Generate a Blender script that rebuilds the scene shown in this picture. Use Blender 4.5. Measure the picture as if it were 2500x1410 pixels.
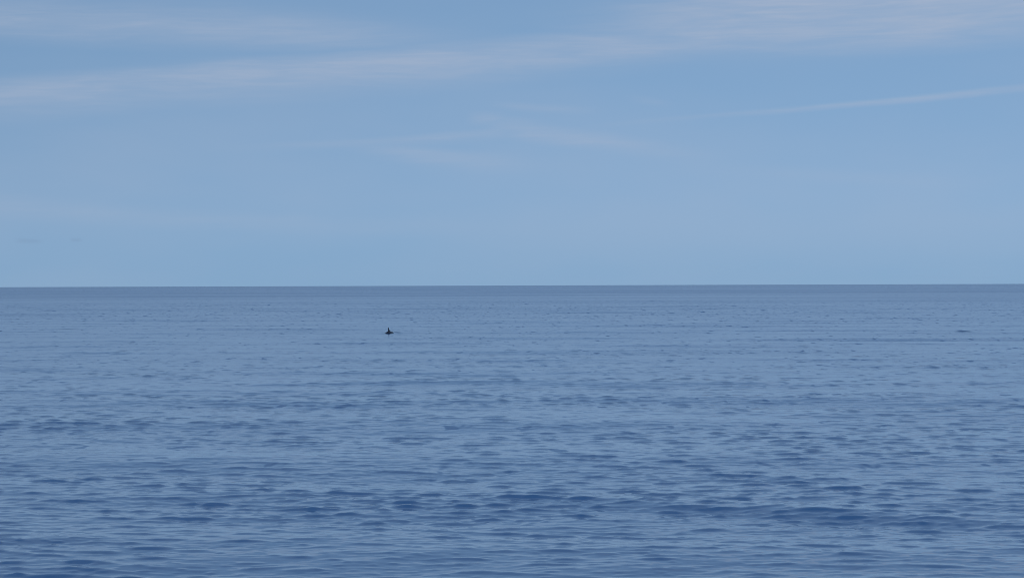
import bpy, bmesh, math
import numpy as np

for o in list(bpy.data.objects):
    bpy.data.objects.remove(o)
scene = bpy.context.scene
col = scene.collection
R = math.radians

# ------------------------------------------------------------------ camera
CAM_H = 11.0                     # eye height above the sea, e.g. a ferry's upper deck
F_PX = 6000.0                    # focal length in pixels of the 2500 px wide photograph
cam = bpy.data.cameras.new('camera')
cam.sensor_width = 36.0
cam.lens = 36.0 * F_PX / 2500.0
cam.clip_start = 0.1
cam.clip_end = 200000.0
cam_ob = bpy.data.objects.new('camera', cam)
col.objects.link(cam_ob)
cam_ob.location = (0, 0, CAM_H)
PITCH = math.atan(9.0 / F_PX)
ROLL = -math.atan(8.0 / 2500.0)
from mathutils import Matrix
cam_ob.rotation_euler = (Matrix.Rotation(R(90) - PITCH, 3, 'X') @ Matrix.Rotation(ROLL, 3, 'Z')).to_euler()
scene.camera = cam_ob

# ------------------------------------------------------------------ light
SUN_EL, SUN_AZ = R(34), R(200)      # behind the viewer; azimuth clockwise from +Y
SKY_STRENGTH = 0.087
world = bpy.data.worlds.new('World')
scene.world = world
world.use_nodes = True
wt = world.node_tree
wt.nodes.clear()


class NT:
    """small helper to write node maths as expressions"""
    def __init__(self, tree):
        self.t = tree

    def new(self, kind, **kw):
        n = self.t.nodes.new(kind)
        for k, v in kw.items():
            setattr(n, k, v)
        return n

    def put(self, sock, v):
        if hasattr(v, 'is_output'):
            self.t.links.new(v, sock)
        else:
            sock.default_value = v

    def m(self, op, a, b=0.0, c=None, clamp=False):
        n = self.new('ShaderNodeMath', operation=op, use_clamp=clamp)
        self.put(n.inputs[0], a)
        self.put(n.inputs[1], b)
        if c is not None:
            self.put(n.inputs[2], c)
        return n.outputs[0]

    def add(self, a, b): return self.m('ADD', a, b)
    def sub(self, a, b): return self.m('SUBTRACT', a, b)
    def mul(self, a, b): return self.m('MULTIPLY', a, b)

    def smooth(self, v, a, b, lo=0.0, hi=1.0):
        n = self.new('ShaderNodeMapRange', interpolation_type='SMOOTHSTEP')
        self.put(n.inputs[0], v)
        self.put(n.inputs[1], a)
        self.put(n.inputs[2], b)
        self.put(n.inputs[3], lo)
        self.put(n.inputs[4], hi)
        return n.outputs[0]

    def vec(self, x, y, z):
        n = self.new('ShaderNodeCombineXYZ')
        for i, v in enumerate((x, y, z)):
            self.put(n.inputs[i], v)
        return n.outputs[0]

    def noise(self, v, scale, detail=3.0, rough=0.5, dist=0.0):
        n = self.new('ShaderNodeTexNoise', noise_dimensions='3D')
        self.put(n.inputs['Vector'], v)
        n.inputs['Scale'].default_value = scale
        n.inputs['Detail'].default_value = detail
        n.inputs['Roughness'].default_value = rough
        n.inputs['Distortion'].default_value = dist
        return n

    def mix(self, fac, a, b, blend='MIX'):
        n = self.new('ShaderNodeMix', data_type='RGBA', blend_type=blend)
        self.put(n.inputs[0], fac)
        self.put(n.inputs[6], a)
        self.put(n.inputs[7], b)
        return n.outputs[2]


def build_sky():
    g = NT(wt)
    sky = g.new('ShaderNodeTexSky', sky_type='NISHITA', sun_disc=False)
    sky.sun_elevation = SUN_EL
    sky.sun_rotation = SUN_AZ
    sky.altitude = 0
    sky.air_density = 1.0
    sky.dust_density = 0.2
    sky.ozone_density = 3.0
    # an even thin veil lifts the clear-sky colour towards the horizon: look up a little higher than the true direction
    tc = g.new('ShaderNodeTexCoord')
    sep = g.new('ShaderNodeSeparateXYZ')
    wt.links.new(tc.outputs['Generated'], sep.inputs[0])
    x, y, z = sep.outputs
    zp = g.m('MAXIMUM', z, 0.0)
    zz = g.add(0.19, g.mul(zp, g.add(0.40, g.mul(zp, 0.41))))
    hz = g.m('SQRT', g.m('MAXIMUM', g.sub(1.0, g.mul(zz, zz)), 1e-5))
    hl = g.m('SQRT', g.m('MAXIMUM', g.add(g.mul(x, x), g.mul(y, y)), 1e-6))
    q = g.m('DIVIDE', hz, hl)
    wt.links.new(g.vec(g.mul(x, q), g.mul(y, q), zz), sky.inputs[0])
    # the camera's cool white balance
    base = g.mix(1.0, sky.outputs[0], (0.94, 0.995, 1.01, 1), 'MULTIPLY')
    s = SKY_STRENGTH

    A = g.mul(g.m('ARCTAN2', x, y), 57.2958 * F_PX / 3434.0)     # compass bearing
    ED = g.mul(g.m('ARCSINE', z), 57.2958)             # elevation, degrees
    E0 = g.mul(ED, F_PX / 3434.0)
    streak = g.vec(g.mul(A, 0.10), g.mul(E0, 0.55), 3.0)
    warp = g.noise(streak, 1.0, 3.0, 0.5).outputs['Fac']
    E = g.add(E0, g.mul(g.sub(warp, 0.5), 0.6))
    fine = g.noise(g.vec(g.mul(A, 0.16), g.mul(E, 1.3), 9.0), 1.0, 4.0, 0.55, 0.6).outputs['Fac']
    fibre = g.noise(g.vec(g.mul(A, 0.30), g.mul(g.add(E, g.mul(A, -0.03)), 4.2), 31.0), 1.0, 3.0, 0.6, 0.4).outputs['Fac']
    tex = g.mul(g.smooth(fine, 0.28, 0.72, 0.5, 1.0), g.smooth(fibre, 0.3, 0.7, 0.74, 1.14))

    def az(px): return (px - 1250) * 57.2958 / 3434.0
    def el(py): return (696 - py) * 57.2958 / 3434.0

    def band(top, bot, st, sb, win, amp):
        """cirrus band: top/bot edges as lists of photo points, st/sb edge softness in degrees,
        win = (a0, a1, a2, a3) bearings where it fades in and out"""
        def edge(pts):
            p = np.polyfit([az(q[0]) for q in pts], [el(q[1]) for q in pts], min(2, len(pts) - 1))
            p = np.concatenate([np.zeros(3 - len(p)), p])
            # keep quadratics from running off outside the frame
            Ac = g.m('MINIMUM', g.m('MAXIMUM', A, -60.0), 60.0)
            return g.add(g.mul(g.add(g.mul(Ac, float(p[0])), float(p[1])), Ac), float(p[2]))
        dt = g.sub(edge(top), E)
        db = g.sub(E, edge(bot))
        d = g.mul(g.smooth(dt, -st, st), g.smooth(db, -sb, sb))
        if win[0] is not None:
            d = g.mul(d, g.smooth(A, az(win[0]), az(win[1])))
        if win[2] is not None:
            d = g.mul(d, g.smooth(A, az(win[2]), az(win[3]), 1.0, 0.0))
        return g.mul(d, amp)

    B = [
        # big band climbing from left to right
        band([(0, 212), (650, 150), (1000, 124), (1600, 88)], [(0, 272), (450, 245), (900, 200), (1300, 160), (1750, 128)],
             0.42, 0.85, (-2600, 1250, 1500, 2300), 0.64),
        # upper left veil
        band([(0, 15), (500, 30), (1000, 72)], [(0, 98), (500, 108), (1100, 118)], 0.6, 0.5, (None, None, 700, 1350), 0.42),
        # broad veil upper right
        band([(1400, 5), (1900, -20), (2500, -60)], [(1400, 112), (1900, 126), (2500, 105)], 0.8, 0.7, (1250, 1800, None, None), 0.66),
        # condensation trail
        band([(1500, 304), (1850, 275), (2500, 218)], [(1500, 312), (1850, 287), (2500, 236)], 0.10, 0.14, (1250, 2250, None, None), 0.42),
        # wisps in the middle
        band([(800, 343), (1250, 313)], [(800, 352), (1250, 327)], 0.12, 0.35, (500, 950, 1200, 1330), 0.42),
        band([(850, 340), (1250, 388)], [(850, 360), (1250, 418)], 0.35, 0.45, (750, 1050, 1100, 1380), 0.44),
        band([(1180, 290), (1750, 380)], [(1180, 318), (1750, 402)], 0.35, 0.40, (1150, 1300, 1380, 1800), 0.52),
        band([(1150, 285), (1250, 285)], [(1150, 300), (1250, 305)], 0.25, 0.25, (1130, 1180, 1190, 1260), 0.32),
        band([(1200, 250), (1450, 268)], [(1200, 262), (1450, 280)], 0.2, 0.2, (1180, 1280, 1350, 1500), 0.32),
        band([(1540, 240), (1640, 255)], [(1540, 250), (1640, 265)], 0.2, 0.2, (1520, 1580, 1600, 1660), 0.16),
        band([(1900, 415), (2300, 440)], [(1900, 430), (2300, 452)], 0.35, 0.35, (1700, 2000, 2100, 2450), 0.18),
        band([(0, 480), (600, 525), (1200, 545)], [(0, 520), (600, 555), (1200, 570)], 0.35, 0.35, (None, None, 600, 1400), 0.18),
    ]
    d = B[0]
    for b in B[1:]:
        d = g.m('MAXIMUM', d, b)
    # even thin cirrus over the rest of the sky, on a level sheet overhead
    zc = g.m('MAXIMUM', z, 0.02)
    sheet = g.vec(g.m('DIVIDE', x, zc), g.mul(g.m('DIVIDE', y, zc), 2.2), 0.0)
    hi = g.noise(sheet, 0.55, 6.0, 0.55, 0.7).outputs['Fac']
    general = g.mul(g.smooth(hi, 0.42, 0.75), g.smooth(ED, 6.0, 17.0, 0.0, 0.4))
    soft = g.noise(g.vec(g.mul(A, 0.07), g.mul(E0, 0.22), 21.0), 1.0, 3.0, 0.55).outputs['Fac']
    veil = g.mul(g.smooth(soft, 0.3, 0.7, 0.0, 0.14), g.smooth(ED, 2.0, 6.0, 1.0, 0.55))
    veil = g.add(veil, g.mul(g.smooth(ED, 0.3, 1.6), g.smooth(ED, 2.0, 5.5, 0.14, 0.03)))
    d = g.m('MAXIMUM', g.mul(d, tex), general, clamp=True)
    d = g.add(d, g.mul(veil, g.sub(1.0, d)))
    # pale blue marine haze lying along the horizon all round
    base = g.mix(g.smooth(ED, -0.5, 2.6, 0.75, 0.0), base, (0.225 / s, 0.375 / s, 0.565 / s, 1))
    # a few small grey cloud scraps low on the left
    scraps = g.m('MAXIMUM', band([(55, 581), (120, 583)], [(55, 591), (120, 591)], 0.06, 0.06, (45, 75, 95, 130), 0.2),
                 band([(180, 577), (215, 578)], [(180, 585), (215, 586)], 0.05, 0.05, (178, 192, 200, 218), 0.2))
    base = g.mix(scraps, base, (0.16 / s, 0.25 / s, 0.40 / s, 1))
    out = g.mix(d, base, (0.405 / s, 0.47 / s, 0.60 / s, 1))
    bg = g.new('ShaderNodeBackground')
    bg.inputs['Strength'].default_value = s
    wt.links.new(out, bg.inputs['Color'])
    w = g.new('ShaderNodeOutputWorld')
    wt.links.new(bg.outputs[0], w.inputs['Surface'])


build_sky()

sun = bpy.data.lights.new('sun', 'SUN')
sun.energy = 2.5
sun.angle = R(0.53)
sun.color = (1.0, 0.95, 0.88)
sun_ob = bpy.data.objects.new('sun', sun)
col.objects.link(sun_ob)
sd = (math.sin(SUN_AZ) * math.cos(SUN_EL), math.cos(SUN_AZ) * math.cos(SUN_EL), math.sin(SUN_EL))
from mathutils import Vector
sun_ob.rotation_euler = Vector(sd).to_track_quat('Z', 'Y').to_euler()
sun_ob.location = (sd[0] * 100, sd[1] * 100, 100)

scene.render.engine = 'CYCLES'
scene.cycles.filter_width = 1.0
scene.render.resolution_x, scene.render.resolution_y = 1024, 577
vs = scene.view_settings
vs.view_transform = 'Standard'
vs.look = 'None'
vs.gamma = 1.0
vs.use_curve_mapping = False
vs.exposure = 0.0


# ------------------------------------------------------------------ helpers
def horizon_y(px):
    return 700.0 - 8.0 * px / 2500.0


def on_sea(px, py):
    """point of the calm sea surface seen at a pixel of the photograph"""
    Y = CAM_H * F_PX / (py - horizon_y(px))
    return (px - 1250.0) / F_PX * Y, Y


# ------------------------------------------------------------------ materials
def water_material():
    m = bpy.data.materials.new('sea_water')
    m.use_nodes = True
    t = m.node_tree
    t.nodes.clear()
    g = NT(t)
    geo = g.new('ShaderNodeNewGeometry')
    sep = g.new('ShaderNodeSeparateXYZ')
    t.links.new(geo.outputs['Position'], sep.inputs[0])
    x, y, z = sep.outputs
    # wind: broad smoother and rougher lanes on the water
    wind = g.noise(g.vec(g.mul(x, 0.006), g.mul(y, 0.02), 0.0), 1.0, 4.0, 0.6, 0.4).outputs['Fac']
    far_wind = g.noise(g.vec(g.mul(x, 0.0004), g.mul(y, 0.0012), 5.0), 1.0, 4.0, 0.6).outputs['Fac']
    gust = g.add(g.smooth(wind, 0.35, 0.68, 0.7, 1.25), g.smooth(far_wind, 0.35, 0.65, -0.4, 0.6))
    # a breeze roughens the water further out
    lanes = g.noise(g.vec(g.mul(x, 0.0011), g.mul(y, 0.0028), 2.0), 1.0, 3.0, 0.6).outputs['Fac']
    edge = g.add(y, g.mul(g.sub(lanes, 0.5), 2400.0))
    breeze = g.mul(g.smooth(edge, 800.0, 3200.0), g.smooth(lanes, 0.3, 0.65, 0.55, 1.15))
    gust = g.add(gust, g.mul(breeze, 0.42))
    # short ripples as tilts of the surface normal
    p = g.vec(g.mul(x, 0.5), y, z)
    n1 = g.noise(p, 2.6, 2.0, 0.5, 0.3).outputs['Color']
    n2 = g.noise(p, 9.0, 2.0, 0.5, 0.2).outputs['Color']
    at = g.new('ShaderNodeAttribute', attribute_name='chop')

    def vm(op, a, b):
        n = g.new('ShaderNodeVectorMath', operation=op)
        g.put(n.inputs[0], a)
        if op == 'SCALE':
            g.put(n.inputs['Scale'], b)
        elif op != 'NORMALIZE':
            g.put(n.inputs[1], b)
        return n.outputs[0]
    t1 = vm('SCALE', vm('SUBTRACT', n1, (0.5, 0.5, 0.5)), g.mul(gust, g.add(0.06, g.mul(at.outputs['Fac'], 2.4))))
    t2 = vm('SCALE', vm('SUBTRACT', n2, (0.5, 0.5, 0.5)), g.mul(gust, 0.05))
    # steeper wavelet faces, scattered, where the wavelets are too small to be modelled
    sp = g.noise(g.vec(g.mul(x, 0.55), g.mul(y, 0.17), 7.0), 1.0, 2.0, 0.55, 0.2).outputs['Fac']
    sp2 = g.noise(g.vec(g.mul(x, 0.32), g.mul(y, 0.06), 17.0), 1.0, 2.0, 0.55, 0.2).outputs['Fac']
    face = g.m('MAXIMUM', g.smooth(sp, 0.60, 0.72), g.mul(g.smooth(sp2, 0.62, 0.74), g.smooth(y, 450.0, 800.0)))
    face = g.mul(g.mul(face, at.outputs['Fac']), g.mul(gust, -2.3))
    t12 = vm('ADD', vm('ADD', t1, t2), g.vec(0.0, face, 0.0))
    tilt = vm('MULTIPLY', t12, (0.8, 1.0, 0.0))
    nrm = vm('NORMALIZE', vm('ADD', geo.outputs['Normal'], tilt), None)
    b = g.new('ShaderNodeBsdfPrincipled')
    b.inputs['Base Color'].default_value = (0.019, 0.080, 0.212, 1)
    g.put(b.inputs['Roughness'], g.add(g.add(0.05, g.mul(breeze, 0.06)), g.mul(at.outputs['Fac'], 1.0)))
    b.inputs['IOR'].default_value = 1.333
    t.links.new(nrm, b.inputs['Normal'])
    o = g.new('ShaderNodeOutputMaterial')
    t.links.new(b.outputs[0], o.inputs['Surface'])
    return m


def whale_material():
    m = bpy.data.materials.new('whale_skin')
    m.use_nodes = True
    t = m.node_tree
    g = NT(t)
    b = t.nodes['Principled BSDF']
    tc = g.new('ShaderNodeTexCoord')
    sep = g.new('ShaderNodeSeparateXYZ')
    t.links.new(tc.outputs['Object'], sep.inputs[0])
    x, y, z = sep.outputs
    n = g.noise(tc.outputs['Object'], 1.6, 3.0, 0.5).outputs['Fac']
    ax = g.m('ABSOLUTE', x)
    wob = g.mul(g.sub(n, 0.5), 0.35)
    # white belly and chin
    belly = g.smooth(g.add(z, wob), -0.62, -0.5, 1.0, 0.0)
    # white patch above and behind the eye

    def blob(c, r):
        s = None
        for v, cc, rr in zip((ax, y, z), c, r):
            q = g.m('POWER', g.m('ABSOLUTE', g.m('DIVIDE', g.sub(v, cc), rr)), 2.0)
            s = q if s is None else g.add(s, q)
        return g.smooth(g.add(s, wob), 0.85, 1.1, 1.0, 0.0)
    eye = blob((0.62, 2.35, 0.28), (0.4, 0.42, 0.15))
    saddle = blob((0.45, -0.95, 0.62), (0.35, 0.65, 0.2))
    c = g.mix(g.m('MAXIMUM', belly, eye), (0.002, 0.004, 0.016, 1), (0.7, 0.7, 0.68, 1))
    c = g.mix(g.mul(saddle, 0.7), c, (0.016, 0.018, 0.026, 1))
    t.links.new(c, b.inputs['Base Color'])
    b.inputs['Roughness'].default_value = 0.3
    b.inputs['Specular IOR Level'].default_value = 0.2
    return m


# ------------------------------------------------------------------ the sea
rng = np.random.default_rng(11)
waves = []          # (kx, ky, amplitude, phase)


def add_waves(n, l0, l1, slope_rms, spread, heading=0.0):
    for i in range(n):
        lam = l0 * (l1 / l0) ** ((i + rng.random()) / n)
        k = 2 * math.pi / lam
        th = heading + rng.normal(0, spread)
        a = slope_rms / k * math.sqrt(2.0 / n)
        waves.append((k * math.sin(th), k * math.cos(th), a, rng.random() * 2 * math.pi))


add_waves(14, 18, 55, 0.020, R(13), R(5))
add_waves(40, 2.6, 14, 0.017, R(28), R(-6))
N_LONG = len(waves)
# wavelets: two random fields, turned into separate peaked bumps on a slack surface
add_waves(50, 1.35, 4.0, 1.0, R(36), R(8))
N_MID = len(waves)
add_waves(52, 0.65, 1.6, 1.0, R(40), R(-10))
WV = np.array(waves)
H_MID, H_SHORT = 0.060, 0.026

# crests one can point to in the photograph: (px, py, half length px, tilt, wavelength m, depth, height m)
packets = [
    (1900, 1250, 560, -0.10, 11.0, 0.6, 0.11),
    (1080, 1228, 200, 0.03, 8.0, 0.35, 0.03),
    (80, 1325, 170, 0.05, 7.0, 0.8, 0.07),
    (1850, 1165, 260, -0.03, 8.0, 0.4, 0.05),
    (165, 803, 40, 0.0, 5.5, 0.3, 0.24),
    (2352, 812, 28, -0.02, 4.2, 0.3, 0.36),
    (967, 812, 10, 0.0, 3.4, 0.0, 0.26),
    (1000, 935, 330, 0.03, 14.0, 0.4, 0.10),
    (150, 852, 200, 0.0, 16.0, 0.5, 0.12),
]
WX, WY = on_sea(949, 813)          # where the whale surfaces


def bumps(S):
    # only the higher part of the random field stands up; peaks level off
    t = np.log1p(np.exp(np.float32(3.6) * (S - np.float32(0.92)))) / np.float32(3.6)
    return np.float32(1.5) * np.tanh(t / np.float32(1.5)) + np.float32(0.06) * S


def surface(X, Y, dr, da):
    """X, Y: rows x columns; dr, da: grid spacing of each row. Returns displaced coordinates and
    the slope variance each row is too coarse to carry."""
    X = X.astype(np.float32)
    Y = Y.astype(np.float32)
    Z = np.zeros_like(X)
    DX = np.zeros_like(X)
    DY = np.zeros_like(X)
    lost = np.zeros(len(dr))
    # slow variation of the chop from place to place (slicks and gusts)
    gust = (0.90 + 0.36 * np.sin(X * 0.055 + Y * 0.031 + 1.0) * np.sin(Y * 0.083 - X * 0.017 + 0.4)
            + 0.30 * np.sin(X * 0.13 - Y * 0.047 + 2.2) * np.sin(Y * 0.19 + X * 0.06 + 4.0)).astype(np.float32)
    for px, py, hl, tilt, lam, n, h in packets:
        cx, cy = on_sea(px, py)
        u, v = X - cx, Y - cy
        gust += np.float32(n) * np.exp(-(u / (hl / F_PX * cy)) ** 2 - ((v - tilt * u * 6.0) / (lam * 0.6)) ** 2).astype(np.float32)

    def accumulate(lo, hi, unit):
        F = np.zeros_like(X)
        share = np.zeros(len(dr))
        tot = 0.0
        for kx, ky, a, ph in WV[lo:hi]:
            k = math.hypot(kx, ky)
            if unit:
                a = math.sqrt(2.0 / (hi - lo))
            q = np.maximum(abs(ky) * dr, abs(kx) * da) / math.pi
            w = np.clip((0.9 - q) / 0.4, 0, 1)
            share += (a * k) ** 2 * 0.5 * (1 - w ** 2)
            tot += (a * k) ** 2 * 0.5
            rows = np.nonzero(w > 0)[0]
            if len(rows) == 0:
                continue
            s = slice(rows[0], rows[-1] + 1)
            amp = (a * w[s]).astype(np.float32)[:, None]
            P = np.float32(kx) * X[s] + np.float32(ky) * Y[s] + np.float32(ph)
            F[s] += amp * np.cos(P)
            if not unit:
                sn = amp * np.sin(P)
                DX[s] -= np.float32(0.75 * kx / k) * sn
                DY[s] -= np.float32(0.75 * ky / k) * sn
        return F, share, share / tot
    F, sh, _ = accumulate(0, N_LONG, False)
    Z += F
    lost += sh
    S, _, fr = accumulate(N_LONG, N_MID, True)
    Z += gust * np.float32(H_MID) * bumps(S)
    lost += fr * 0.055 ** 2
    S, _, fr = accumulate(N_MID, len(WV), True)
    Z += gust * np.float32(H_SHORT) * bumps(S)
    lost += fr * 0.06 ** 2
    for px, py, hl, tilt, lam, n, h in packets:
        cx, cy = on_sea(px, py)
        L = hl / F_PX * cy
        u = (X - cx)
        v = (Y - cy) - tilt * u * 6.0
        Z += np.float32(h) * np.exp(-(u / L) ** 2 - (v / (lam * 0.55)) ** 2) * np.cos(2 * math.pi * (v - lam * 0.2) / lam)
    # ring of disturbed water round the whale
    u, v = X - WX, Y - WY
    d = np.sqrt(u * u + (v * 0.6) ** 2)
    Z += (0.10 * np.exp(-((d - 1.9) / 0.8) ** 2) - 0.05 * np.exp(-((d - 3.6) / 0.9) ** 2)).astype(np.float32)
    Z += (0.10 * np.exp(-((u - 2.2) / 1.3) ** 2 - ((v - 0.5) / 1.0) ** 2)).astype(np.float32)
    return X + DX, Y + DY, Z, lost


def sea_mesh():
    # rings round the point under the camera, finer where the photograph resolves the waves
    r = [1.5]
    while r[-1] < 60000.0:
        q = r[-1]
        if q < 80:
            d = 1.6
        else:
            d = max(0.2, 0.2 * (q / 95.0)) if q < 900 else 1.9 * (q / 900.0) ** 2.6
        r.append(q + d)
    r = np.array(r)
    dr = np.gradient(r)
    half = R(13.6)
    dense = np.linspace(-half, half, 1060)
    sparse = np.linspace(half, 2 * math.pi - half, 62)[1:-1]
    nr = len(r)

    def block(ang):
        X = r[:, None] * np.sin(ang)[None, :]
        Y = r[:, None] * np.cos(ang)[None, :]
        da = r * abs(ang[1] - ang[0])
        return surface(X, Y, dr, da)
    X1, Y1, Z1, l1 = block(dense)
    X2, Y2, Z2, l2 = block(sparse)
    X = np.concatenate([X1, X2], 1)
    Y = np.concatenate([Y1, Y2], 1)
    Z = np.concatenate([Z1, Z2], 1)
    chop = np.concatenate([np.repeat(np.sqrt(l1)[:, None], X1.shape[1], 1),
                           np.repeat(np.sqrt(l2)[:, None], X2.shape[1], 1)], 1)
    nc = X.shape[1]
    V = np.stack([X, Y, Z], -1).reshape(-1, 3).astype(np.float32)
    V = np.concatenate([V, np.array([[0, 0, 0]], np.float32)])
    i = np.arange(nr - 1)[:, None] * nc
    j = np.arange(nc)[None, :]
    jn = (j + 1) % nc
    Q = np.stack([i + j, i + nc + j, i + nc + jn, i + jn], -1).reshape(-1, 4)
    Q = Q[:, ::-1]
    T = np.stack([np.full(nc, nr * nc), (np.arange(nc) + 1) % nc, np.arange(nc)], -1)[:, ::-1]
    T = T[:, ::-1]
    me = bpy.data.meshes.new('sea')
    nq, nt = len(Q), len(T)
    me.vertices.add(len(V))
    me.vertices.foreach_set('co', V.ravel())
    me.loops.add(nq * 4 + nt * 3)
    me.loops.foreach_set('vertex_index', np.concatenate([Q.ravel(), T.ravel()]).astype(np.int32))
    me.polygons.add(nq + nt)
    me.polygons.foreach_set('loop_start', np.concatenate([np.arange(nq) * 4, nq * 4 + np.arange(nt) * 3]).astype(np.int32))
    me.update(calc_edges=True)
    at = me.attributes.new('chop', 'FLOAT', 'POINT')
    at.data.foreach_set('value', np.concatenate([chop.ravel(), [0.05]]).astype(np.float32))
    me.shade_smooth()
    print('sea grid', nr, nc, 'tris', 2 * nq + nt)
    ob = bpy.data.objects.new('sea', me)
    me.materials.append(water_material())
    col.objects.link(ob)
    ob['kind'] = 'structure'
    ob['label'] = 'calm blue open sea with small wavelets and low swell'
    ob['category'] = 'sea'
    return ob


sea = sea_mesh()


# ------------------------------------------------------------------ the whale
def killer_whale():
    """one continuous body, nose to +Y, 6.6 m long, origin on the waterline amidships"""
    bm = bmesh.new()

    def loft(rings, cap=True):
        vr = [[bm.verts.new(p) for p in ring] for ring in rings]
        n = len(vr[0])
        for a, b in zip(vr[:-1], vr[1:]):
            for i in range(n):
                bm.faces.new((a[i], a[(i + 1) % n], b[(i + 1) % n], b[i]))
        if cap:
            bm.faces.new(vr[0][::-1])
            bm.faces.new(vr[-1])
    # trunk: y, half width, top, bottom
    prof = [(3.35, 0.10, -0.02, -0.26), (3.2, 0.30, 0.12, -0.42), (2.9, 0.50, 0.30, -0.58), (2.4, 0.68, 0.46, -0.74),
            (1.7, 0.84, 0.58, -0.90), (0.8, 0.82, 0.68, -1.0), (0.0, 0.82, 0.72, -1.0), (-0.9, 0.82, 0.60, -0.88),
            (-1.7, 0.60, 0.44, -0.66), (-2.4, 0.36, 0.24, -0.46), (-2.9, 0.20, 0.10, -0.32), (-3.2, 0.12, 0.0, -0.20)]
    rings = []
    for y, w, t, b in prof:
        ring = []
        cz, hz = (t + b) / 2, (t - b) / 2
        for i in range(28):
            a = 2 * math.pi * i / 28
            cx = math.cos(a)
            e = 1.0 + 0.55 * max(0.0, math.sin(a)) * (1.0 if abs(y) < 1.8 else 0.3)   # back rises to a ridge under the fin
            ring.append((w * math.copysign(abs(cx) ** e, cx), y, cz + hz * math.sin(a)))
        rings.append(ring)
    loft(rings)

    def foil(centre, chord_dir, thick_dir, chord, thick, n=14):
        out = []
        for i in range(n):
            a = 2 * math.pi * i / n
            c, s = math.cos(a), math.sin(a)
            out.append(tuple(centre[k] + chord_dir[k] * chord / 2 * c + thick_dir[k] * thick / 2 * s * (0.75 + 0.25 * c) for k in range(3)))
        return out
    # dorsal fin with a broad root; the tip leans a little to one side
    fin = [(0.38, 1.75, 1.30, 0.0, 0.15), (0.50, 1.60, 1.02, 0.0, 0.13), (0.60, 1.45, 0.78, 0.0, 0.11), (0.70, 1.30, 0.54, 0.0, 0.08),
           (0.80, 1.12, 0.37, 0.0, 0.02), (0.93, 0.96, 0.28, -0.008, -0.06), (1.08, 0.80, 0.25, -0.018, -0.14),
           (1.24, 0.64, 0.23, -0.03, -0.23), (1.39, 0.46, 0.21, -0.042, -0.32), (1.50, 0.28, 0.17, -0.05, -0.41), (1.57, 0.12, 0.09, -0.055, -0.48)]
    loft([foil((xo, yo, zz), (0, 1, 0), (1, 0, 0), ch, th) for zz, ch, th, xo, yo in fin])
    # pectoral flippers: broad paddles
    for s in (-1, 1):
        st = [(0.6, 0.55, 0.2, -0.45, 1.55), (0.95, 0.75, 0.18, -0.62, 1.45), (1.3, 0.85, 0.14, -0.8, 1.3), (1.6, 0.7, 0.10, -0.95, 1.15), (1.8, 0.3, 0.07, -1.05, 1.0)]
        loft([foil((s * xx, yy, zz), (0, 1, 0), (s * 0.4, 0, 1), ch, th) for xx, ch, th, zz, yy in st])
        # flukes
        st = [(0.0, 0.55, 0.18, -3.2), (0.3, 0.6, 0.14, -3.3), (0.7, 0.5, 0.10, -3.45), (1.05, 0.3, 0.07, -3.62), (1.25, 0.1, 0.05, -3.78)]
        loft([foil((s * xx, yy, -0.12), (0, 1, 0), (0, 0, 1), ch, th) for xx, ch, th, yy in st])
    bmesh.ops.recalc_face_normals(bm, faces=bm.faces)
    me = bpy.data.meshes.new('killer_whale')
    bm.to_mesh(me)
    bm.free()
    ob = bpy.data.objects.new('killer_whale', me)
    col.objects.link(ob)
    rm = ob.modifiers.new('skin', 'REMESH')
    rm.mode = 'VOXEL'
    rm.voxel_size = 0.035
    sm = ob.modifiers.new('smooth', 'SMOOTH')
    sm.factor = 0.5
    sm.iterations = 6
    dg = bpy.context.evaluated_depsgraph_get()
    new = bpy.data.meshes.new_from_object(ob.evaluated_get(dg))
    ob.modifiers.clear()
    ob.data = new
    new.name = 'killer_whale'
    new.shade_smooth()
    new.materials.clear()
    new.materials.append(whale_material())
    ob['label'] = 'black killer whale surfacing, tall upright dorsal fin above its low rounded back'
    ob['category'] = 'whale'
    return ob


whale = killer_whale()
whale.location = (WX, WY, -0.16)
whale.rotation_euler = (R(1.0), 0, R(-13))
